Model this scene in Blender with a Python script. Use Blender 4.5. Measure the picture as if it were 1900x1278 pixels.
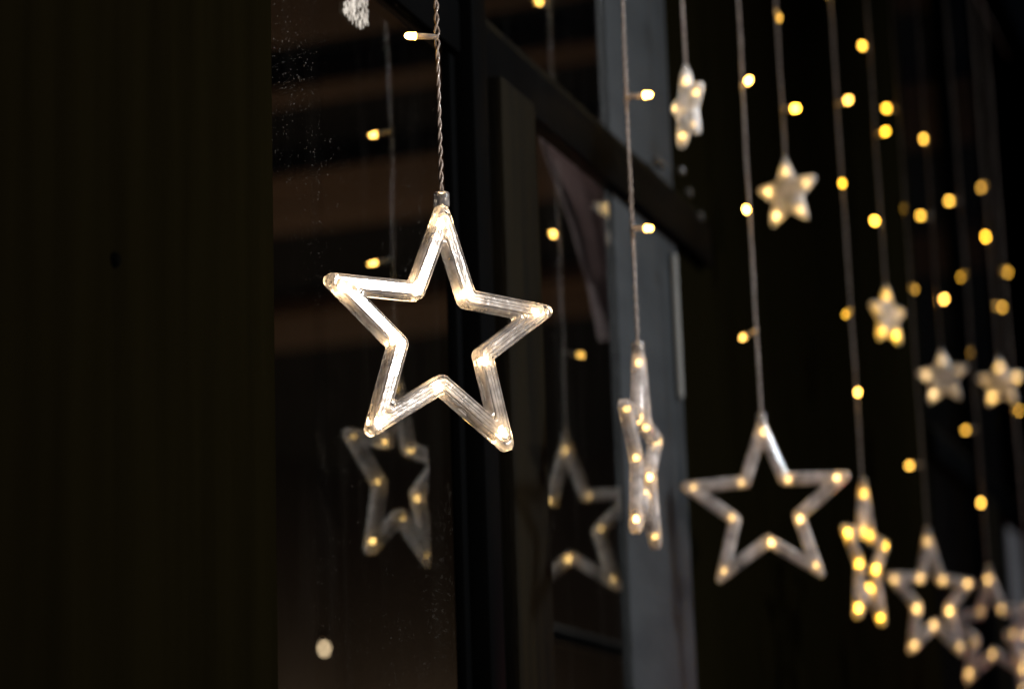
import bpy, bmesh, math, random
from mathutils import Vector, Matrix
random.seed(7)
for o in list(bpy.data.objects): bpy.data.objects.remove(o)
S = bpy.context.scene
COL = S.collection

# ------------------------------------------------------------------ camera
# world: X runs along the wall (away from the camera), Y into the wall, Z up; metres
F = 4486.0                                   # 85 mm lens in photo pixels
CAMZ = 1.5
dX = Vector((1679, 961, 4486)).normalized()  # wall direction seen from the camera (right, down, forward)
uZ = Vector((-660, -20000, 4531)).normalized()
uZ = (uZ - dX * uZ.dot(dX)).normalized()
yY = uZ.cross(dX)
def cam2world(v): return Vector((dX.dot(v), yY.dot(v), uZ.dot(v)))
right = cam2world(Vector((1, 0, 0))); down = cam2world(Vector((0, 1, 0))); fwd = cam2world(Vector((0, 0, 1)))
CAM = Vector((0, 0, CAMZ))
cd = bpy.data.cameras.new('camera'); cam = bpy.data.objects.new('camera', cd); COL.objects.link(cam)
M = Matrix(((right.x, -down.x, -fwd.x), (right.y, -down.y, -fwd.y), (right.z, -down.z, -fwd.z)))
cam.matrix_world = Matrix.Translation(CAM) @ M.to_4x4()
cd.lens = 85; cd.sensor_width = 36; cd.sensor_fit = 'HORIZONTAL'; cd.clip_start = 0.05; cd.clip_end = 100
cd.dof.use_dof = True; cd.dof.focus_distance = 1.45; cd.dof.aperture_fstop = 5.4; cd.dof.aperture_ratio = 1.2
S.camera = cam
def ray(u, v): return cam2world(Vector(((u - 950) / F, (v - 639) / F, 1.0)))
def at_depth(u, v, z): return CAM + ray(u, v) * z
def on_X(u, v, X):
    r = ray(u, v); return CAM + r * (X / r.x)
def on_Y(u, v, Y):
    r = ray(u, v); return CAM + r * (Y / r.y)
def on_Z(u, v, Z):
    r = ray(u, v); return CAM + r * ((Z - CAMZ) / r.z)

Z0 = 1.46
P0 = at_depth(819, 357, Z0)
STEP = 0.125 * Z0 / dX.z
def Xk(k): return P0.x + STEP * k
YS = P0.y
YG = YS + 0.098                              # front face of the glass

# ------------------------------------------------------------------ world, lamps, exposure
w = bpy.data.worlds.new('World'); S.world = w; w.use_nodes = True
bg = w.node_tree.nodes['Background']; bg.inputs[0].default_value = (0.55, 0.7, 1.0, 1); bg.inputs[1].default_value = 0.0015
def area(name, loc, target, size, watts, col, shape='DISK'):
    l = bpy.data.lights.new(name, 'AREA'); l.shape = shape; l.size = size; l.energy = watts; l.color = col
    o = bpy.data.objects.new(name, l); COL.objects.link(o); o.location = loc
    o.rotation_euler = (Vector(target) - Vector(loc)).to_track_quat('-Z', 'Y').to_euler(); return o
def point(name, loc, watts, col, rad=0.05):
    l = bpy.data.lights.new(name, 'POINT'); l.energy = watts; l.color = col; l.shadow_soft_size = rad
    o = bpy.data.objects.new(name, l); COL.objects.link(o); o.location = loc; return o
def hdir(vpx, sign=1):                       # horizontal direction whose vanishing point lies at photo column vpx
    yh = 1600 - 0.0325 * (vpx - 2629)
    r = ray(vpx, yh); r.z = 0; r.normalize(); return r * sign
def Xw0(u): return on_Y(u, 1000, YG).x
# assumed warm lamp, unseen, behind and to the right of the camera
h0 = hdir(8600); n0 = Vector((h0.y, -h0.x, 0))
if n0.dot(ray(819, 626)) > 0: n0 = -n0
PL = at_depth(640, 560, 1.41)
vi = (PL - CAM).normalized(); rl = vi - 2 * vi.dot(n0) * n0
area('assumed_warm_lamp', PL + rl * 3.0, PL, 0.22, 11, (1.0, 0.89, 0.80)).data.spread = math.radians(60)
area('cool_fill', (1.9, -1.3, 3.1), (Xk(3), YS, 1.9), 0.3, 5.0, (0.86, 0.93, 1.0)).data.spread = math.radians(58)  # added cool fill over the near strands, no fixture behind it
XJ = on_Y(1288, 700, YG).x                   # far jamb of the first window
area('curtain_fill', (XJ - 0.75, YG + 0.55, 3.02), (XJ, YG + 0.05, 1.9), 0.25, 3.0, (1.0, 0.90, 0.90)).data.spread = math.radians(60)  # unseen fill light added to bring up the curtain
point('beam_fill', (5.4, YG + 1.9, 0.9), 21, (1.0, 0.62, 0.36), 0.12)  # warm light added out of view to brighten the ceiling beams
point('end_wall_fill', (8.75, 3.70, 1.75), 10, (1.0, 0.66, 0.42), 0.08)  # warm light added below view for the glow on the end wall
area('far_strand_fill', (3.7, -0.8, 3.7), (3.5, YS, 1.95), 0.2, 5.0, (0.9, 0.95, 1.0)).data.spread = math.radians(50)  # added fill in open air for the far stars and pale strip
point('assumed_red_light', (3.3, 0.25, 1.60), 1.3, (1.0, 0.16, 0.14), 0.03)  # assumed red source, unseen below the view, added to redden the far stars
vs = S.view_settings; vs.view_transform = 'Standard'; vs.look = 'None'; vs.exposure = 0.0; vs.gamma = 1.0
vs.use_curve_mapping = False
S.render.engine = 'CYCLES'
S.cycles.max_bounces = 14; S.cycles.transmission_bounces = 12; S.cycles.transparent_max_bounces = 16
S.cycles.caustics_refractive = True; S.cycles.caustics_reflective = False

# ------------------------------------------------------------------ materials
def mat(name):
    m = bpy.data.materials.new(name); m.use_nodes = True; nt = m.node_tree
    for n in list(nt.nodes): nt.nodes.remove(n)
    out = nt.nodes.new('ShaderNodeOutputMaterial'); return m, nt, out
def N(nt, t, **kw):
    n = nt.nodes.new(t)
    for k, v in kw.items():
        if k in n.inputs.keys(): n.inputs[k].default_value = v
        else: setattr(n, k, v)
    return n
def noise(nt, scale, vec=None, detail=4, sx=(1, 1, 1)):
    tc = N(nt, 'ShaderNodeTexCoord'); mp = N(nt, 'ShaderNodeMapping'); mp.inputs['Scale'].default_value = sx
    nt.links.new(tc.outputs['Object'], mp.inputs['Vector'])
    n = N(nt, 'ShaderNodeTexNoise', Scale=scale, Detail=detail); nt.links.new(mp.outputs[0], n.inputs['Vector']); return n
def ramp(nt, fac, stops):
    r = N(nt, 'ShaderNodeValToRGB'); e = r.color_ramp.elements
    while len(e) < len(stops): e.new(0.5)
    for i, (p, c) in enumerate(stops): e[i].position = p; e[i].color = (*c, 1) if len(c) == 3 else c
    nt.links.new(fac, r.inputs[0]); return r
def painted(name, c1, c2, rough, scale=6, sx=(1, 1, 1), bump=0.15, spec=0.3, bscale=60):
    m, nt, out = mat(name)
    b = N(nt, 'ShaderNodeBsdfPrincipled', Roughness=rough); b.inputs['Specular IOR Level'].default_value = spec
    n = noise(nt, scale, sx=sx); r = ramp(nt, n.outputs[0], [(0.3, c1), (0.7, c2)])
    nt.links.new(r.outputs[0], b.inputs['Base Color'])
    n2 = noise(nt, bscale, sx=sx); bp = N(nt, 'ShaderNodeBump', Strength=bump, Distance=0.003)
    nt.links.new(n2.outputs[0], bp.inputs['Height']); nt.links.new(bp.outputs[0], b.inputs['Normal'])
    nt.links.new(b.outputs[0], out.inputs[0]); return m
def clear_plastic(name, milk, rough, tint, bumps=0.12, inner=1.0, dif=0.45, ior=1.14):
    m, nt, out = mat(name)
    g = N(nt, 'ShaderNodeBsdfRefraction', Roughness=rough, IOR=ior, Color=(0.97, 0.96, 0.95, 1))
    gl = N(nt, 'ShaderNodeBsdfGlossy', Roughness=rough * 1.6, Color=(1, 1, 1, 1)); fr = N(nt, 'ShaderNodeFresnel', IOR=1.5)
    t = N(nt, 'ShaderNodeBsdfTranslucent', Color=(*tint, 1)); d = N(nt, 'ShaderNodeBsdfDiffuse', Color=(*tint, 1))
    td = N(nt, 'ShaderNodeMixShader'); td.inputs[0].default_value = dif
    nt.links.new(t.outputs[0], td.inputs[1]); nt.links.new(d.outputs[0], td.inputs[2])
    n = noise(nt, 90, detail=5); r = ramp(nt, n.outputs[0], [(0.35, (milk * 0.45,) * 3), (0.75, (min(1, milk * 1.7),) * 3)])
    mx = N(nt, 'ShaderNodeMixShader'); nt.links.new(r.outputs[0], mx.inputs[0])
    nt.links.new(g.outputs[0], mx.inputs[1]); nt.links.new(td.outputs[0], mx.inputs[2])
    n2 = noise(nt, 220, detail=3); bp = N(nt, 'ShaderNodeBump', Strength=bumps, Distance=0.001)
    nt.links.new(n2.outputs[0], bp.inputs['Height'])
    for s in (g, d, t, gl): nt.links.new(bp.outputs[0], s.inputs['Normal'])
    ge = N(nt, 'ShaderNodeNewGeometry'); k1 = N(nt, 'ShaderNodeMath', operation='MULTIPLY_ADD'); k1.inputs[1].default_value = inner - 1; k1.inputs[2].default_value = 1
    nt.links.new(ge.outputs['Backfacing'], k1.inputs[0]); k2 = N(nt, 'ShaderNodeMath', operation='MULTIPLY')
    nt.links.new(fr.outputs[0], k2.inputs[0]); nt.links.new(k1.outputs[0], k2.inputs[1])
    m2 = N(nt, 'ShaderNodeMixShader'); nt.links.new(k2.outputs[0], m2.inputs[0])
    nt.links.new(mx.outputs[0], m2.inputs[1]); nt.links.new(gl.outputs[0], m2.inputs[2])
    nt.links.new(m2.outputs[0], out.inputs[0]); return m
MAT = {}
MAT['star'] = clear_plastic('clear_star_plastic', 0.40, 0.06, (0.98, 0.92, 0.88), 0.08, 1.0, 0.35, 1.30)
MAT['star_far'] = clear_plastic('clear_hollow_star_plastic', 0.48, 0.06, (0.94, 0.88, 0.86), 0.05, 0.12, 0.6)
MAT['small'] = clear_plastic('frosted_star_plastic', 0.75, 0.12, (0.90, 0.92, 0.96), 0.1, 0.1, 0.75)
MAT['cap'] = clear_plastic('clear_cap_plastic', 0.30, 0.08, (0.85, 0.82, 0.80), 0.3)
def cable_mat():
    m, nt, out = mat('clear_cable')
    b = N(nt, 'ShaderNodeBsdfPrincipled', Roughness=0.22)
    n = noise(nt, 300); r = ramp(nt, n.outputs[0], [(0.3, (0.15, 0.115, 0.095)), (0.7, (0.36, 0.30, 0.26))])
    nt.links.new(r.outputs[0], b.inputs['Base Color']); b.inputs['Coat Weight'].default_value = 0.6
    nt.links.new(b.outputs[0], out.inputs[0]); return m
MAT['cable'] = cable_mat()
def led_mat(name, strength, col):                 # brightness of each bulb comes from its object colour
    m, nt, out = mat(name)
    oi = N(nt, 'ShaderNodeObjectInfo'); sp = N(nt, 'ShaderNodeSeparateColor')
    nt.links.new(oi.outputs['Color'], sp.inputs[0])
    mu = N(nt, 'ShaderNodeMath', operation='MULTIPLY'); mu.inputs[1].default_value = strength
    nt.links.new(sp.outputs[0], mu.inputs[0])
    hm = N(nt, 'ShaderNodeMix', data_type='RGBA'); hm.inputs[6].default_value = (*col, 1); hm.inputs[7].default_value = (1.0, 0.50, 0.022, 1)
    nt.links.new(sp.outputs[1], hm.inputs[0])
    e = N(nt, 'ShaderNodeEmission'); nt.links.new(hm.outputs[2], e.inputs['Color']); nt.links.new(mu.outputs[0], e.inputs['Strength'])
    nt.links.new(e.outputs[0], out.inputs[0]); return m
MAT['led'] = led_mat('led_bulb_light', 20, (1.0, 0.52, 0.10))
MAT['led_in'] = led_mat('star_led_light', 13, (1.0, 0.70, 0.38))
MAT['stem'] = clear_plastic('clear_led_sleeve', 0.55, 0.1, (0.9, 0.82, 0.76))
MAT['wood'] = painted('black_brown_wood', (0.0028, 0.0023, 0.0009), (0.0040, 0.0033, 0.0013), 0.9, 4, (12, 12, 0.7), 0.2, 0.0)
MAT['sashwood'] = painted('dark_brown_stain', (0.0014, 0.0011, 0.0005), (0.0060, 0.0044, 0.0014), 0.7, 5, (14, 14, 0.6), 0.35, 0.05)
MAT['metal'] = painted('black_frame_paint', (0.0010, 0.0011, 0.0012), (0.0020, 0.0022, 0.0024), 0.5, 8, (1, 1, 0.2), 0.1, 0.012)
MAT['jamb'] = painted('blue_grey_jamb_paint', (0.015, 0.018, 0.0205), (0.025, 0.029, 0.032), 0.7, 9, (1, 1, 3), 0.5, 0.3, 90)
MAT['hole'] = painted('dark_screw_steel', (0.0008, 0.0008, 0.0008), (0.0016, 0.0015, 0.001), 0.8, 30, (1, 1, 1), 0.1, 0.0)
MAT['brass'] = painted('worn_latch_metal', (0.03, 0.03, 0.03), (0.10, 0.09, 0.08), 0.25, 30, (1, 1, 1), 0.3, 0.8)
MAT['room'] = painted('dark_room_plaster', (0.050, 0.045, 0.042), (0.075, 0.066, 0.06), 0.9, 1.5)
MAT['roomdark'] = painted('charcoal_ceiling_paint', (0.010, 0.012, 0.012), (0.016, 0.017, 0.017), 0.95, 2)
MAT['beam'] = painted('brown_beam_wood', (0.12, 0.075, 0.045), (0.22, 0.14, 0.09), 0.7, 3, (4, 0.6, 4))
MAT['curtain'] = painted('dusty_pink_curtain_cloth', (0.34, 0.28, 0.28), (0.46, 0.39, 0.38), 0.95, 20, (1, 1, 0.3), 0.4)
def cloth():
    m = MAT['curtain']; nt = m.node_tree; out = [n for n in nt.nodes if n.type == 'OUTPUT_MATERIAL'][0]
    b = [n for n in nt.nodes if n.type == 'BSDF_PRINCIPLED'][0]
    t = N(nt, 'ShaderNodeBsdfTranslucent', Color=(0.55, 0.46, 0.45, 1)); mx = N(nt, 'ShaderNodeMixShader'); mx.inputs[0].default_value = 0.5
    nt.links.new(b.outputs[0], mx.inputs[1]); nt.links.new(t.outputs[0], mx.inputs[2]); nt.links.new(mx.outputs[0], out.inputs[0])
cloth()
MAT['rail'] = painted('pale_rail_paint', (0.3, 0.29, 0.28), (0.42, 0.4, 0.38), 0.5, 10)
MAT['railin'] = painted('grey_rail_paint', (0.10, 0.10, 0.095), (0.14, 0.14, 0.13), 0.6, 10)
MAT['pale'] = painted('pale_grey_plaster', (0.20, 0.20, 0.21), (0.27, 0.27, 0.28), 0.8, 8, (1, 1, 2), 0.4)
MAT['tape'] = painted('dry_tape_residue', (0.45, 0.42, 0.38), (0.75, 0.72, 0.66), 0.9, 200, (1, 1, 0.2))
def glass_mat():
    m, nt, out = mat('dusty_window_glass')
    g = N(nt, 'ShaderNodeBsdfGlass', Roughness=0.0, IOR=1.5, Color=(0.93, 0.96, 0.95, 1))
    d = N(nt, 'ShaderNodeBsdfDiffuse', Color=(0.6, 0.57, 0.52, 1))
    tc = N(nt, 'ShaderNodeTexCoord')
    v = N(nt, 'ShaderNodeTexVoronoi', Scale=760, Randomness=1.0); nt.links.new(tc.outputs['Object'], v.inputs['Vector'])
    sz = N(nt, 'ShaderNodeSeparateColor'); nt.links.new(v.outputs['Color'], sz.inputs[0])
    big = N(nt, 'ShaderNodeTexNoise', Scale=7, Detail=3); nt.links.new(tc.outputs['Object'], big.inputs['Vector'])
    br = ramp(nt, big.outputs[0], [(0.36, (0, 0, 0)), (0.66, (1, 1, 1))])
    p = N(nt, 'ShaderNodeMath', operation='POWER'); p.inputs[1].default_value = 5; nt.links.new(sz.outputs[0], p.inputs[0])
    q = N(nt, 'ShaderNodeMath', operation='MULTIPLY'); nt.links.new(p.outputs[0], q.inputs[0]); nt.links.new(br.outputs[0], q.inputs[1])
    q2 = N(nt, 'ShaderNodeMath', operation='MULTIPLY'); nt.links.new(q.outputs[0], q2.inputs[0]); q2.inputs[1].default_value = 0.26
    lt = N(nt, 'ShaderNodeMath', operation='LESS_THAN'); nt.links.new(v.outputs['Distance'], lt.inputs[0]); nt.links.new(q2.outputs[0], lt.inputs[1])
    f2 = N(nt, 'ShaderNodeMath', operation='MULTIPLY_ADD'); nt.links.new(lt.outputs[0], f2.inputs[0]); f2.inputs[1].default_value = 0.38
    mp = N(nt, 'ShaderNodeMapping'); mp.inputs['Scale'].default_value = (38, 1, 5); mp.inputs['Rotation'].default_value = (0, 0.25, 0); nt.links.new(tc.outputs['Object'], mp.inputs['Vector'])
    sm = N(nt, 'ShaderNodeTexNoise', Scale=1.0, Detail=5); nt.links.new(mp.outputs[0], sm.inputs['Vector'])
    sr = ramp(nt, sm.outputs[0], [(0.5, (0.0002,) * 3), (0.78, (0.0028,) * 3)]); nt.links.new(sr.outputs[0], f2.inputs[2])
    mx = N(nt, 'ShaderNodeMixShader'); nt.links.new(f2.outputs[0], mx.inputs[0])
    nt.links.new(g.outputs[0], mx.inputs[1]); nt.links.new(d.outputs[0], mx.inputs[2])
    nt.links.new(mx.outputs[0], out.inputs[0]); return m
MAT['glass'] = glass_mat()
def glow(name, col, s):
    m, nt, out = mat(name); e = N(nt, 'ShaderNodeEmission', Color=(*col, 1), Strength=s)
    nt.links.new(e.outputs[0], out.inputs[0]); return m
MAT['globe'] = glow('pale_lamp_globe', (1, 0.70, 0.42), 7)

# ------------------------------------------------------------------ helpers
def link(name, me, parent=None):
    o = bpy.data.objects.new(name, me); COL.objects.link(o)
    if parent: o.parent = parent
    return o
def mesh(name, bm, m, parent=None, smooth=None):
    bmesh.ops.recalc_face_normals(bm, faces=bm.faces)
    me = bpy.data.meshes.new(name); bm.to_mesh(me); bm.free(); me.materials.append(MAT[m] if isinstance(m, str) else m)
    if smooth is not None:
        me.polygons.foreach_set('use_smooth', [True] * len(me.polygons)); me.set_sharp_from_angle(angle=math.radians(smooth))
    return link(name, me, parent)
def empty(name, loc, rz=0):
    o = bpy.data.objects.new(name, None); COL.objects.link(o); o.location = loc; o.rotation_euler.z = rz
    o.empty_display_size = 0.02; return o
def tag(o, label=None, cat=None, group=None, kind=None):
    if label: o['label'] = label
    if cat: o['category'] = cat
    if group: o['group'] = group
    if kind: o['kind'] = kind
    return o
def box(bm, a, b, bev=0.0):
    a, b = Vector(a), Vector(b)
    vs_ = [bm.verts.new((x, y, z)) for x in (a.x, b.x) for y in (a.y, b.y) for z in (a.z, b.z)]
    fs = [bm.faces.new([vs_[i] for i in f]) for f in ((0, 1, 3, 2), (4, 6, 7, 5), (0, 4, 5, 1), (2, 3, 7, 6), (0, 2, 6, 4), (1, 5, 7, 3))]
    if bev:
        es = list({e for f in fs for e in f.edges})
        bmesh.ops.bevel(bm, geom=es, offset=bev, segments=2, affect='EDGES', profile=0.6)
def boxobj(name, a, b, m, parent=None, bev=0.002):
    bm = bmesh.new(); box(bm, a, b, bev); return mesh(name, bm, m, parent, 40)
def tube(bm, pts, rad, seg=6, caps=True):
    rings = []
    n = len(pts); up = Vector((0.3, 0.7, 0.2))
    for i, p in enumerate(pts):
        t = (pts[min(i + 1, n - 1)] - pts[max(i - 1, 0)]).normalized()
        a = t.cross(up).normalized(); b = t.cross(a)
        r = rad[i] if isinstance(rad, (list, tuple)) else rad
        rings.append([bm.verts.new(p + (a * math.cos(2 * math.pi * j / seg) + b * math.sin(2 * math.pi * j / seg)) * r) for j in range(seg)])
    for i in range(n - 1):
        for j in range(seg):
            bm.faces.new((rings[i][j], rings[i][(j + 1) % seg], rings[i + 1][(j + 1) % seg], rings[i + 1][j]))
    if caps: bm.faces.new(rings[0]); bm.faces.new(list(reversed(rings[-1])))

# ------------------------------------------------------------------ the building
def Xw(u, Y=None, v=700): return on_Y(u, v, YG if Y is None else Y).x
YF = YG - 0.022                              # face of the posts, proud of the glass
X_a = Xw(507, YF); X_m0 = Xw(843, YG); X_m1 = Xw(938, YF); X_s1 = Xw(1004, YF); X_b = Xw(1147, YG); X_w = Xw(1263, YG); SH = Xw(1846, YG) - X_b; X_c = X_a + SH
ZB, ZT = 0.75, 3.25
TRD = 0.012
tr_lo = on_Y(1002, 250, YG).z; tr_hi = on_Y(1037, 148, YG - TRD).z; tr_end = on_Y(1318, 390, YG - TRD).x
print('window X', X_a, X_m0, X_m1, X_s1, X_b, X_c, 'transom', tr_lo, tr_hi, 'YS,YG', YS, YG, 'P0', P0, 'STEP', STEP)

def wooden_wall(x0, x1, label, hole=None, yf=-0.024, yb=0.085):
    t = empty('wooden_wall', (x0, YG, ZB)); tag(t, label, 'wall', 'dark timber walls between the windows')
    bw = 0.34; n = max(1, round((x1 - x0) / bw))
    for i in range(n):
        a = x0 + (x1 - x0) * i / n; b = x0 + (x1 - x0) * (i + 1) / n
        boxobj('board', (a - x0 + (0.0015 if i else 0), yf, 0), (b - x0 - (0.0015 if i < n - 1 else 0), yb, ZT - ZB), 'wood', t, 0.003)
    if hole:
        bm = bmesh.new()
        for r_, y_ in ((0.004, 0.0), (0.0028, -0.0012)):
            tube(bm, [Vector((0, 0.001, 0)), Vector((0, y_ - 0.0008, 0))], r_, 14)
        o = mesh('screw_head', bm, 'hole', t, 40); o.location = (hole.x - x0, -0.0245, hole.z - ZB)
    return t
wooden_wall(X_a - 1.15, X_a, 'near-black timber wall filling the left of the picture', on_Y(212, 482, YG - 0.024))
def grey_wall(sh, label, ztop):
    t = empty('plaster_wall', (X_b + sh, YG, ZB)); tag(t, label, 'wall', 'grey plaster strips beside the windows')
    W_ = X_w - X_b
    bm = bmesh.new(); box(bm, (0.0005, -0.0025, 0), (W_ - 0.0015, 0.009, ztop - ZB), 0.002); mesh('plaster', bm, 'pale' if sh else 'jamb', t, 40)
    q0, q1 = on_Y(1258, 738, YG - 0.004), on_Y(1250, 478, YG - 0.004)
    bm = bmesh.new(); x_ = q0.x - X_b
    tube(bm, [Vector((x_, -0.006, q0.z - ZB)), Vector((x_, -0.006, q1.z - ZB))], 0.0042, 10); mesh('highlight_strip', bm, 'railin', t, 40)  # pale tube standing in for the highlight along the wall edge
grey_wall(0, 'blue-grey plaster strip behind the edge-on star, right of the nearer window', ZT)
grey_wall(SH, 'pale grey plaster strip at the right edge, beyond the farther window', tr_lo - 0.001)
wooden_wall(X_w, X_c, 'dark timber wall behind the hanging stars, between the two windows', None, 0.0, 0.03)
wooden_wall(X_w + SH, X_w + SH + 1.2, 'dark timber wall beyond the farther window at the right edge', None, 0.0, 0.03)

def window(sh, label):
    t = empty('window', (X_a + sh, YG, ZB)); tag(t, label, 'window', 'windows of the timber wall')
    def L(x, y, z): return (x - X_a, y, z - ZB)
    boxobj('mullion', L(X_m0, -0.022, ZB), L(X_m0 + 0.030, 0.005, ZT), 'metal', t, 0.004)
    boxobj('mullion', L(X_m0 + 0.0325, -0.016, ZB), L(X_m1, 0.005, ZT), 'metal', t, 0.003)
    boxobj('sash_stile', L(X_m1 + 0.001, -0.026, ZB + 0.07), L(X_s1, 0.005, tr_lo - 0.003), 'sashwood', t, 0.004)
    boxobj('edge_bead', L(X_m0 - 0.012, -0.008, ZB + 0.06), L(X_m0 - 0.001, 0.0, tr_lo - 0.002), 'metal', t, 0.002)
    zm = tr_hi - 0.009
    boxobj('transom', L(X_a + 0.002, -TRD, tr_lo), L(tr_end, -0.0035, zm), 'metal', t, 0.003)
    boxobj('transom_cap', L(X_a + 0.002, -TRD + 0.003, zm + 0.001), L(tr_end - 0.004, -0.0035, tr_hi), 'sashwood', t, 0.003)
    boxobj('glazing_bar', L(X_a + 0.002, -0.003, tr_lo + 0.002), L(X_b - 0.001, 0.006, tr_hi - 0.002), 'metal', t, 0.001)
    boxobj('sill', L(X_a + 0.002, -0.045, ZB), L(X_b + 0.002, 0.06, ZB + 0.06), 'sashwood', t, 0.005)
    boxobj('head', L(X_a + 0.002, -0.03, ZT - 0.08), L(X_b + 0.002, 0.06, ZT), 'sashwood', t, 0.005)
    g = 0.003
    for (a, b, c, e) in ((X_a + 0.001, X_m0 - 0.0005, ZB + 0.062, tr_lo - 0.001), (X_s1 + 0.0005, X_b - 0.0005, ZB + 0.062, tr_lo - 0.001),
                         (X_a + 0.001, X_m0 - 0.0005, tr_hi + 0.001, ZT - 0.082), (X_m1 + 0.0005, X_b - 0.0005, tr_hi + 0.001, ZT - 0.082)):
        bm = bmesh.new(); box(bm, L(a, 0, c), L(b, g, e)); mesh('glass_pane', bm, 'glass', t)
    # latch plate and bolts at the end of the transom
    bm = bmesh.new(); q = on_Y(1222, 303, YG - TRD)
    box(bm, L(q.x - 0.012, -TRD - 0.003, q.z - 0.002), L(q.x + 0.014, -TRD + 0.0035, q.z + 0.003), 0.001)
    for (u, v, r_) in ((1262, 318, .0035), (1276, 358, .0042), (1297, 402, .0042)):
        p = on_Y(u, v, YG - TRD); tube(bm, [Vector(L(p.x, -TRD + 0.001, p.z)), Vector(L(p.x, -TRD - .003, p.z)), Vector(L(p.x, -TRD - .0045, p.z))], [r_, r_, r_ * .5], 10)
    mesh('latch', bm, 'brass', t, 40)
    return t
window(0, 'nearer dark framed window with transom, reflecting the stars behind the big bright star')
window(SH, 'farther dark framed window at the lower right, mostly hidden by stars')

# ------------------------------------------------------------------ room behind the glass
XR0, XR1, YR1 = 0.2, 9.0, YG + 3.4
ZC = 3.2
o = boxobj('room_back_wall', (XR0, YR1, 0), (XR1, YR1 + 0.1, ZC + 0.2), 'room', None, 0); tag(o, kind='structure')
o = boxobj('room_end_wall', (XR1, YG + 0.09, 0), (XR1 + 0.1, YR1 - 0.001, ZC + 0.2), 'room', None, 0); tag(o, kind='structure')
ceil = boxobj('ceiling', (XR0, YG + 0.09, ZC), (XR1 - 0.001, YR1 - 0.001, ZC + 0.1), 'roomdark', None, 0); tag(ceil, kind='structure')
for (va, vb) in ((-40, 72), (150, 188), (312, 425), (575, 640)):
    xa = on_Z(620, va, ZC - 0.06).x; xb = on_Z(620, vb, ZC - 0.06).x
    boxobj('beam', (xa, YG + 0.10, ZC - 0.06), (xb, YR1 - 0.01, ZC - 0.001), 'beam', ceil, 0.004)
# curtain tied back beside the jamb
def curtain():
    bm = bmesh.new(); Yc = YG + 0.10
    nu, nv = 40, 36
    ctl = [(150, 985, 1116), (250, 1010, 1120), (310, 1030, 1122), (430, 1072, 1128), (520, 1102, 1134), (640, 1126, 1139), (800, 1137, 1143), (1400, 1147, 1152)]
    grid = []
    for j in range(nv + 1):
        v = 222 + 408 * j / nv
        for a, b in zip(ctl, ctl[1:]):
            if a[0] <= v <= b[0]:
                s = (v - a[0]) / (b[0] - a[0]); u0 = a[1] + (b[1] - a[1]) * s; u1 = a[2] + (b[2] - a[2]) * s; break
        pa, pb = on_Y(u0, v, Yc), on_Y(u1, v, Yc)
        row = []
        for i in range(nu + 1):
            s = i / nu; p = pa.lerp(pb, s); p.y += 0.008 * math.sin(s * 6 * math.pi + 0.4 * math.sin(j * 0.3))
            row.append(p)
        grid.append(row)
    vv = [[bm.verts.new(p) for p in r] for r in grid]
    vb = [[bm.verts.new(p + Vector((0.0, 0.003, 0))) for p in r] for r in grid]
    for j in range(nv):
        for i in range(nu):
            bm.faces.new((vv[j][i], vv[j][i + 1], vv[j + 1][i + 1], vv[j + 1][i]))
            bm.faces.new((vb[j][i], vb[j + 1][i], vb[j + 1][i + 1], vb[j][i + 1]))
    for j in range(nv):
        bm.faces.new((vv[j][0], vv[j + 1][0], vb[j + 1][0], vb[j][0])); bm.faces.new((vv[j][nu], vb[j][nu], vb[j + 1][nu], vv[j + 1][nu]))
    return mesh('curtain', bm, 'curtain', None, 60)
tag(curtain(), 'pinkish grey curtain drawn aside behind the nearer window, below the transom', 'curtain')
# rail inside, parallel to the wall
pr = on_Y(1075, 1188, YG + 0.25)
bm = bmesh.new(); tube(bm, [Vector((pr.x - 0.20, YG + 0.25, pr.z)), Vector((pr.x + 0.35, YG + 0.25, pr.z))], 0.009, 10)
tag(mesh('curtain_rail', bm, 'railin', None, 40), 'thin pale rail low behind the glass of the nearer window', 'rail')
# pendant lamp far inside
pp = at_depth(600, 1203, 4.6)
t = empty('pendant_lamp', pp); tag(t, 'small round pale lamp glowing deep in the room, low behind the glass', 'lamp')
bm = bmesh.new(); bmesh.ops.create_uvsphere(bm, u_segments=16, v_segments=10, radius=0.0055); mesh('globe', bm, 'globe', t, 60)
bm = bmesh.new(); tube(bm, [Vector((0, 0, 0.0095)), Vector((0, 0, 0.02)), Vector((0, 0, 0.034))], [0.009, 0.011, 0.004], 12); mesh('socket', bm, 'beam', t, 40)
bm = bmesh.new(); tube(bm, [Vector((0, 0, 0.034)), Vector((0, 0, ZC - pp.z))], 0.0015, 6); mesh('cord', bm, 'roomdark', t)

# tape residue on the glass at the top
def residue():
    bm = bmesh.new(); rnd = random.Random(3)
    for i in range(420):
        u = rnd.uniform(636, 682); lim = 25 + (u - 636) * 1.0 if u < 672 else 62 - (u - 672) * 1.5
        v = rnd.uniform(-60, max(10, lim))
        if u < 652 and rnd.random() < 0.35: continue
        p = on_Y(u, v, YG); a = rnd.uniform(0.0003, 0.0007); h = rnd.uniform(0.0008, 0.0026)
        box(bm, p + Vector((-a, -0.0004 - rnd.random() * 0.0003, -h)), p + Vector((a, -0.0001, h)))
    return mesh('tape_residue', bm, 'tape')
tag(residue(), 'streaky white tape residue stuck to the glass at the top edge', 'tape')

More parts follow.
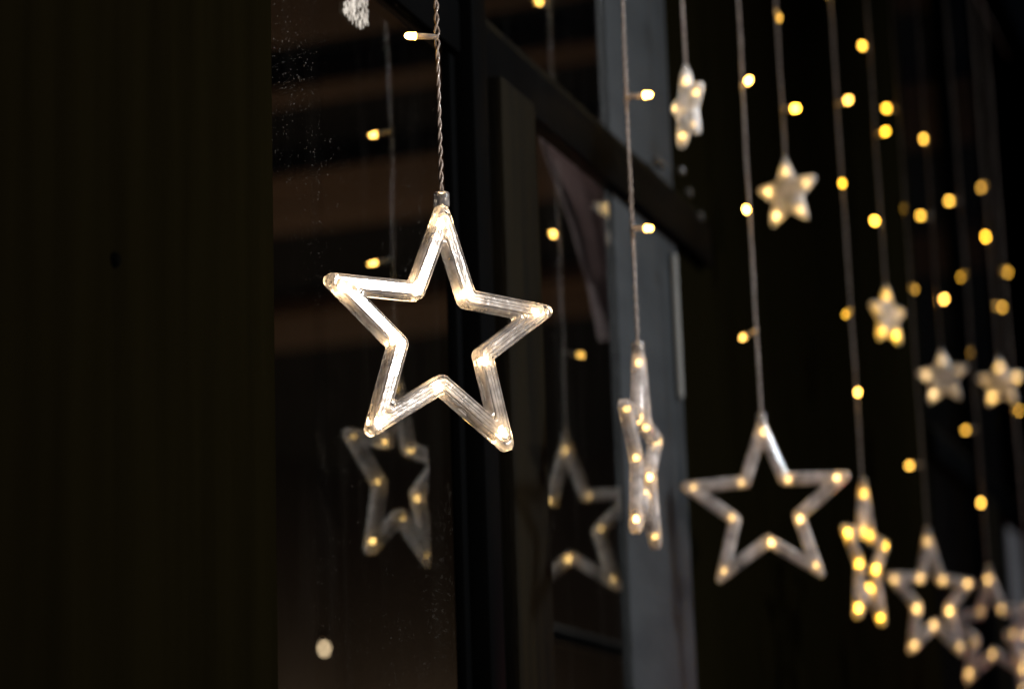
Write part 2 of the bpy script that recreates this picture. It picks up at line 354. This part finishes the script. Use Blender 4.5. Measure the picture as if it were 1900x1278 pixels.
# ------------------------------------------------------------------ star lights
def poly_offset(P, o):
    n = len(P); out = []
    for i in range(n):
        a, b, c = P[i - 1], P[i], P[(i + 1) % n]
        d1 = (b - a).normalized(); d2 = (c - b).normalized()
        n1 = Vector((-d1.y, d1.x)); n2 = Vector((-d2.y, d2.x))       # inward for counter-clockwise
        bis = (n1 + n2).normalized(); out.append(b + bis * (o / bis.dot(n1)))
    return out
def fillet(P, rads, m=7):
    n = len(P); out = []
    for i in range(n):
        a, b, c = P[i - 1], P[i], P[(i + 1) % n]
        e1 = (a - b).normalized(); e2 = (c - b).normalized()
        ang = math.acos(max(-1, min(1, e1.dot(e2)))); r = rads[i]
        tl = min(r / math.tan(ang / 2), 0.45 * min((a - b).length, (c - b).length)); r = tl * math.tan(ang / 2)
        bis = (e1 + e2).normalized(); cc = b + bis * (r / math.sin(ang / 2))
        p1 = b + e1 * tl - cc; p2 = b + e2 * tl - cc
        a1 = math.atan2(p1.y, p1.x); da = math.atan2(p2.y, p2.x) - a1
        while da > math.pi: da -= 2 * math.pi
        while da < -math.pi: da += 2 * math.pi
        for k in range(m): th = a1 + da * k / (m - 1); out.append(cc + Vector((math.cos(th), math.sin(th))) * r)
    return out
def star_poly(R, r):
    return [Vector(((R if i % 2 == 0 else r) * math.cos(math.pi / 2 + i * math.pi / 5), (R if i % 2 == 0 else r) * math.sin(math.pi / 2 + i * math.pi / 5))) for i in range(10)]
RB, rB, WB = 0.0880, 0.0370, 0.0114
PB = star_poly(RB, rB)
def big_star_mesh():
    prof = [(0, -.0042), (0, .0032), (.05, .0048), (.13, .0056), (.18, .0054), (.20, .0042), (.215, .0042), (.23, .0060), (.26, .0064), (.285, .0064), (.40, .0064), (.42, .0060), (.44, .0064), (.56, .0064), (.58, .0060), (.60, .0064), (.715, .0064), (.74, .0064), (.77, .0060),
            (.785, .0042), (.80, .0042), (.82, .0054), (.87, .0056), (.95, .0048), (1, .0032), (1, -.0042), (.93, -.0058), (.80, -.0060), (.76, -.0050), (.62, -.0050), (.59, -.0040), (.41, -.0040), (.38, -.0050), (.24, -.0050), (.20, -.0060), (.07, -.0058)]
    bm = bmesh.new(); rings = []
    for (f, z) in prof:
        rads = [(.0040 + (.0012 - .0040) * f) if i % 2 == 0 else (.0008 + (.0062 - .0008) * f) for i in range(10)]
        q = fillet(poly_offset(PB, f * WB), rads)
        rings.append([bm.verts.new((p.x, -z * 0.80, p.y)) for p in q])
    n = len(rings[0]); m = len(rings)
    for a in range(m):
        A, B = rings[a], rings[(a + 1) % m]
        for j in range(n): bm.faces.new((A[j], A[(j + 1) % n], B[(j + 1) % n], B[j]))
    bmesh.ops.recalc_face_normals(bm, faces=bm.faces)
    me = bpy.data.meshes.new('star_shell'); bm.to_mesh(me); bm.free(); me.materials.append(MAT['star'])
    me.polygons.foreach_set('use_smooth', [True] * len(me.polygons)); me.set_sharp_from_angle(angle=math.radians(32)); return me
RS, rS = 0.0395, 0.0185
PS = star_poly(RS, rS)
def small_star_mesh():
    bm = bmesh.new(); rings = []
    prof = [(0, .0022), (.0010, .0040), (.0030, .0052), (.0050, .0060)]
    full = [(o, z) for o, z in prof]
    seq = [(o, -z) for o, z in reversed(prof)] + full
    for (o_, z) in seq:
        rads = [.0024 if i % 2 == 0 else .0015 for i in range(10)]
        q = fillet(poly_offset(PS, o_), rads, 5)
        rings.append([bm.verts.new((p.x, -z, p.y)) for p in q])
    n = len(rings[0])
    for a in range(len(rings) - 1):
        for j in range(n): bm.faces.new((rings[a][j], rings[a][(j + 1) % n], rings[a + 1][(j + 1) % n], rings[a + 1][j]))
    for r_, y in ((rings[0], 0.0085), (rings[-1], -0.0085)):
        c = bm.verts.new((0, y, 0))
        for j in range(n): bm.faces.new((r_[j], r_[(j + 1) % n], c))
    bmesh.ops.recalc_face_normals(bm, faces=bm.faces)
    me = bpy.data.meshes.new('small_star_shell'); bm.to_mesh(me); bm.free(); me.materials.append(MAT['small'])
    me.polygons.foreach_set('use_smooth', [True] * len(me.polygons)); me.set_sharp_from_angle(angle=math.radians(25)); return me
def capsule_mesh(name, r, l, m):            # along +X, rounded at the far end, rim at the near end
    bm = bmesh.new(); prof = [(0, r * 0.6), (0.0004, r * 1.12), (l * 0.12, r * 1.12), (l * 0.16, r), (l * 0.62, r), (l * 0.82, r * 0.86), (l * 0.95, r * 0.5), (l, r * 0.12)]
    tube(bm, [Vector((x, 0, 0)) for x, _ in prof], [q for _, q in prof], 12)
    bmesh.ops.recalc_face_normals(bm, faces=bm.faces)
    me = bpy.data.meshes.new(name); bm.to_mesh(me); bm.free(); me.materials.append(MAT[m])
    me.polygons.foreach_set('use_smooth', [True] * len(me.polygons)); return me
def cap_mesh(r, h):
    bm = bmesh.new(); prof = [(-h * 0.1, r * .55), (0, r * .93), (h * .06, r), (h * .9, r), (h * .98, r * .9), (h, r * .5), (h * 1.06, r * 0.22)]
    tube(bm, [Vector((0, 0, z)) for z, _ in prof], [q for _, q in prof], 20)
    bmesh.ops.recalc_face_normals(bm, faces=bm.faces)
    me = bpy.data.meshes.new('end_cap'); bm.to_mesh(me); bm.free(); me.materials.append(MAT['cap'])
    me.polygons.foreach_set('use_smooth', [True] * len(me.polygons)); me.set_sharp_from_angle(angle=math.radians(35)); return me
ME_BIG, ME_SMALL = big_star_mesh(), small_star_mesh()
ME_FAR = ME_BIG.copy(); ME_FAR.materials[0] = MAT['star_far']
ME_BULB = capsule_mesh('bulb', 0.0022, 0.0072, 'led')
ME_INLED = capsule_mesh('led', 0.0019, 0.0052, 'led_in')
ME_CAPB, ME_CAPS = cap_mesh(0.0049, 0.0092), cap_mesh(0.0030, 0.006)
LED_B = poly_offset(PB, WB * 0.5)
def wire_mesh():
    bm = bmesh.new(); rnd = random.Random(5)
    path = fillet(poly_offset(PB, WB * 0.5), [.002 if i % 2 == 0 else .004 for i in range(10)], 4)
    for s in (-1, 1):
        pts = []
        for i, p in enumerate(path):
            q = path[(i + 1) % len(path)]; d_ = q - p; L_ = d_.length; k = max(1, int(L_ / 0.006)); nn = Vector((-d_.y, d_.x)).normalized() if L_ > 1e-6 else Vector((0, 0))
            for j in range(k):
                c = p + d_ * (j / k) + nn * (s * 0.0011 + rnd.uniform(-.0006, .0006)); pts.append(Vector((c.x, 0.0022 + rnd.uniform(-.0007, .0007), c.y)))
        tube(bm, pts, 0.00045, 5, True)
    bmesh.ops.recalc_face_normals(bm, faces=bm.faces)
    me = bpy.data.meshes.new('inner_wire'); bm.to_mesh(me); bm.free(); me.materials.append(MAT['cable'])
    me.polygons.foreach_set('use_smooth', [True] * len(me.polygons)); return me
ME_WIRE = wire_mesh()
ZTOP = CAMZ + 1.36
def twisted(bm, z0, z1, gaps, fine, rnd):
    """two strands twisted round each other, from z0 up to z1 in local space; near each gap they bow apart"""
    pitch = 0.0165; st = pitch / (8 if fine else 6); n = int((z1 - z0) / st) + 1
    ph0 = rnd.uniform(0, 6.28)
    for s in (0, math.pi):
        pts = []
        for i in range(n + 1):
            z = z0 + (z1 - z0) * i / n
            th = 2 * math.pi * z / pitch + ph0 + s + 0.5 * math.sin(z * 37 + ph0)
            a = 0.00085 * (1 + 0.22 * math.sin(z * 61 + ph0))
            for g in gaps: a += 0.0009 * math.exp(-((z - g) / 0.004) ** 2)
            if z - z0 < 0.004: a *= 0.75
            wob = (0.0013 * math.sin(z * 9 + ph0) + 0.0007 * math.sin(z * 31 + 2 * ph0) + 0.0004 * math.sin(z * 83)) * min(1, (z - z0) * 8)
            pts.append(Vector((math.cos(th) * a + wob, math.sin(th) * a + wob * 0.6, z)))
        tube(bm, pts, 0.00072, 6 if fine else 5)
def strand(k, cap, yaw_vp, sign, big, label, leds, inner=1.0, tilt=0.0, warm=0.55, drop=0.0):
    """one hanging strand: twisted cable, side bulbs, star at the end"""
    rnd = random.Random(100 + k)
    top = on_X(cap[0], cap[1], Xk(k))
    t = empty('hanging_star_light', top); tag(t, label, 'star light', 'star lights of the curtain')
    gaps = []
    made = []
    for (u, v, b, *rest) in leds:
        p = on_X(u, v, Xk(k)); z = p.z - top.z
        off = (p.y - top.y) * abs(yY.x) if False else (u - (cap[0] + (v - cap[1]) * (cap[0] - 290) / 20640.0)) * (Xk(k) / ray(u, v).x) / F
        Ls = 0.0205; off = max(-Ls * .98, min(Ls * .98, off)); dep = math.sqrt(max(0, Ls * Ls - off * off)) * (rest[0] if rest else -1)
        rh = Vector((right.x, right.y, 0)).normalized(); fh = Vector((fwd.x, fwd.y, 0)).normalized()
        zb = z + (rest[1] if len(rest) > 1 else 0.0)
        tip = rh * off + fh * dep + Vector((0, 0, z)); base = Vector((0, 0, zb)); gaps.append(zb); made.append((base, tip, b))
    bm = bmesh.new(); twisted(bm, 0.0, ZTOP - top.z, gaps, k <= 4, rnd); mesh('cable', bm, 'cable', t, 60)
    for base, tip, b in made:
        d_ = (tip - base).normalized(); bm = bmesh.new(); L_ = (tip - base).length
        tube(bm, [base - d_ * .0008, base + d_ * .003, base + d_ * (L_ - .0076)], [0.0012, 0.0019, 0.0021], 10)
        s_ = mesh('led_sleeve', bm, 'stem', t, 40)
        bo = link('bulb', ME_BULB, s_); bo.location = base + d_ * (L_ - .0074); bo.rotation_mode = 'QUATERNION'
        bo.rotation_quaternion = Vector((1, 0, 0)).rotation_difference(d_); bo.color = (b, rnd.uniform(0.15, .9) if k > 4 else 0, 0, 1)
    h = hdir(yaw_vp, sign); yaw = math.atan2(h.y, h.x)
    hub = Vector((0, 0, -0.0092 - RB + 0.0118)) if big else Vector((0, 0, -0.006 - RS + 0.007))
    sb = link('star_frame' if big else 'star_body', (ME_FAR if k else ME_BIG) if big else ME_SMALL, t)
    hub.z -= drop; sb.location = hub - h * (RB * math.sin(tilt)); sb.rotation_euler = (rnd.uniform(-.02, .02) if k else 0, tilt, yaw)
    c = link('end_cap', ME_CAPB if big else ME_CAPS, sb); zc = -hub.z - (0.0092 if big else 0.006); c.location = (RB * math.sin(tilt) * 0.98 - math.sin(tilt) * zc, 0, zc); c.rotation_euler.y = -tilt
    if big:
        wv = link('inner_wire', ME_WIRE, sb)
        for i, p in enumerate(LED_B):
            l = link('led', ME_INLED, sb); q = LED_B[(i + 1) % 10] if rnd.random() < .5 else LED_B[i - 1]
            d_ = (q - p).normalized(); l.location = (p.x + d_.x * .001, 0, p.y + d_.y * .001)
            l.rotation_euler = (0, -math.atan2(d_.y, d_.x), 0); bb = inner * (rnd.choice((0.35, 0.7, 1.0, 1.3)) if k else rnd.uniform(.8, 1.1)); l.color = (bb, warm, 0, 1)
    else:
        for i in range(0, 10, 2):
            p = PS[i] * 0.60; l = link('led', ME_INLED, sb); l.location = (p.x - .0024 * p.normalized().x, 0, p.y - .0024 * p.normalized().y)
            d_ = p.normalized(); l.rotation_euler = (0, -math.atan2(d_.y, d_.x), 0); bb = inner * rnd.choice((0.4, 0.9, 1.4)); l.color = (bb, warm, 0, 1)
    return t
strand(0, (819, 357), 8600, 1, True, 'big hollow clear star in sharp focus in front, its left arm shining white', [(742, 80, 2.4, -1)], 3.2, 0.035, 0, 0.0032)
strand(2, (1183, 635), 1975, 1, True, 'hollow star seen nearly edge-on in front of the blue-grey jamb', [(1212, 173, 2.2, -1), (1210, 430, 1.2, -1, 0.005), (1180, -82, 0.8, 1)], 0.8)
strand(3, (1272, 122), -360, -1, False, 'small frosted star turned sideways above the end of the transom', [(1262, -60, .6, -1)], 0.55)
strand(4, (1412, 768), -20000, -1, True, 'hollow star facing forward against black, right of the edge-on star', [(1390, 158, 1.8, -1), (1380, 398, 1.9, -1), (1376, 624, 0.35, 1, 0.004), (1371, -45, 1.0, -1)], 1.0)
strand(5, (1457, 293), -4600, -1, False, 'small frosted star highest in the black area, above the forward-facing hollow star', [(1450, 22, 0.35, 1), (1480, 206, 1.8, -1, 0.004)], 1.0)
strand(6, (1599, 888), 3040, 1, True, 'narrow golden hollow star turned sideways, right of the forward-facing hollow star', [(1527, -3, 1.1, -1), (1577, 190, 0.9, -1), (1559, 348, 0.6, -1), (1572, 577, 0.28, 1), (1588, 733, 1.1, -1)], 2.2, 0, 0.95)
strand(7, (1643, 528), 5110, 1, False, 'small golden star with clustered lights above the narrow golden hollow star', [(1594, 94, 0.7, -1), (1645, 248, 0.7, -1), (1616, 417, 1.2, -1)], 1.7, 0, 0.95)
strand(8, (1721, 980), 6550, 1, True, 'hollow star with reddish arm at lower right, partly over the farthest stars', [(1639, 207, 0.75, -1), (1683, 380, 0.1, 1), (1704, 530, 0.2, 1), (1683, 864, 0.4, 1)], 0.9)
strand(9, (1746, 648), -7650, -1, False, 'small silvery star right of the small golden star', [(1709, 265, 0.7, -1), (1702, 405, 0.5, -1), (1751, 559, 1.1, -1)], 0.7, 0, 0.3)
strand(10, (1833, 1052), -4200, -1, True, 'blurred hollow star at the lower right corner behind the reddish-armed star', [(1752, 377, 0.6, -1), (1786, 509, 0.25, 1), (1806, 650, 0.15, 1), (1788, 798, 0.3, 1), (1814, 936, 0.9, -1)], 0.7)
strand(11, (1853, 664), -20000, -1, False, 'small star cluster at the right edge beside the small silvery star', [(1824, 343, 0.4, 1), (1823, 445, 1.2, -1), (1866, 565, 0.4, 1)], 1.0, 0, 0.6)
strand(12, (1910, 1105), 5000, 1, True, 'hollow star cut off by the right edge at the bottom', [(1876, 500, 0.5, 1), (1897, 757, 0.4, 1)], 0.8)
# support cable the strands hang from, above the picture
bm = bmesh.new(); pts = [Vector((Xk(-1) + (Xk(13.5) - Xk(-1)) * i / 120, YS, ZTOP + 0.001 + 0.003 * math.sin(i * .9))) for i in range(121)]
tube(bm, pts, 0.0022, 8)
tag(mesh('support_cable', bm, 'cable', None, 60), 'clear cable above the picture that all star strands hang from', 'cable')
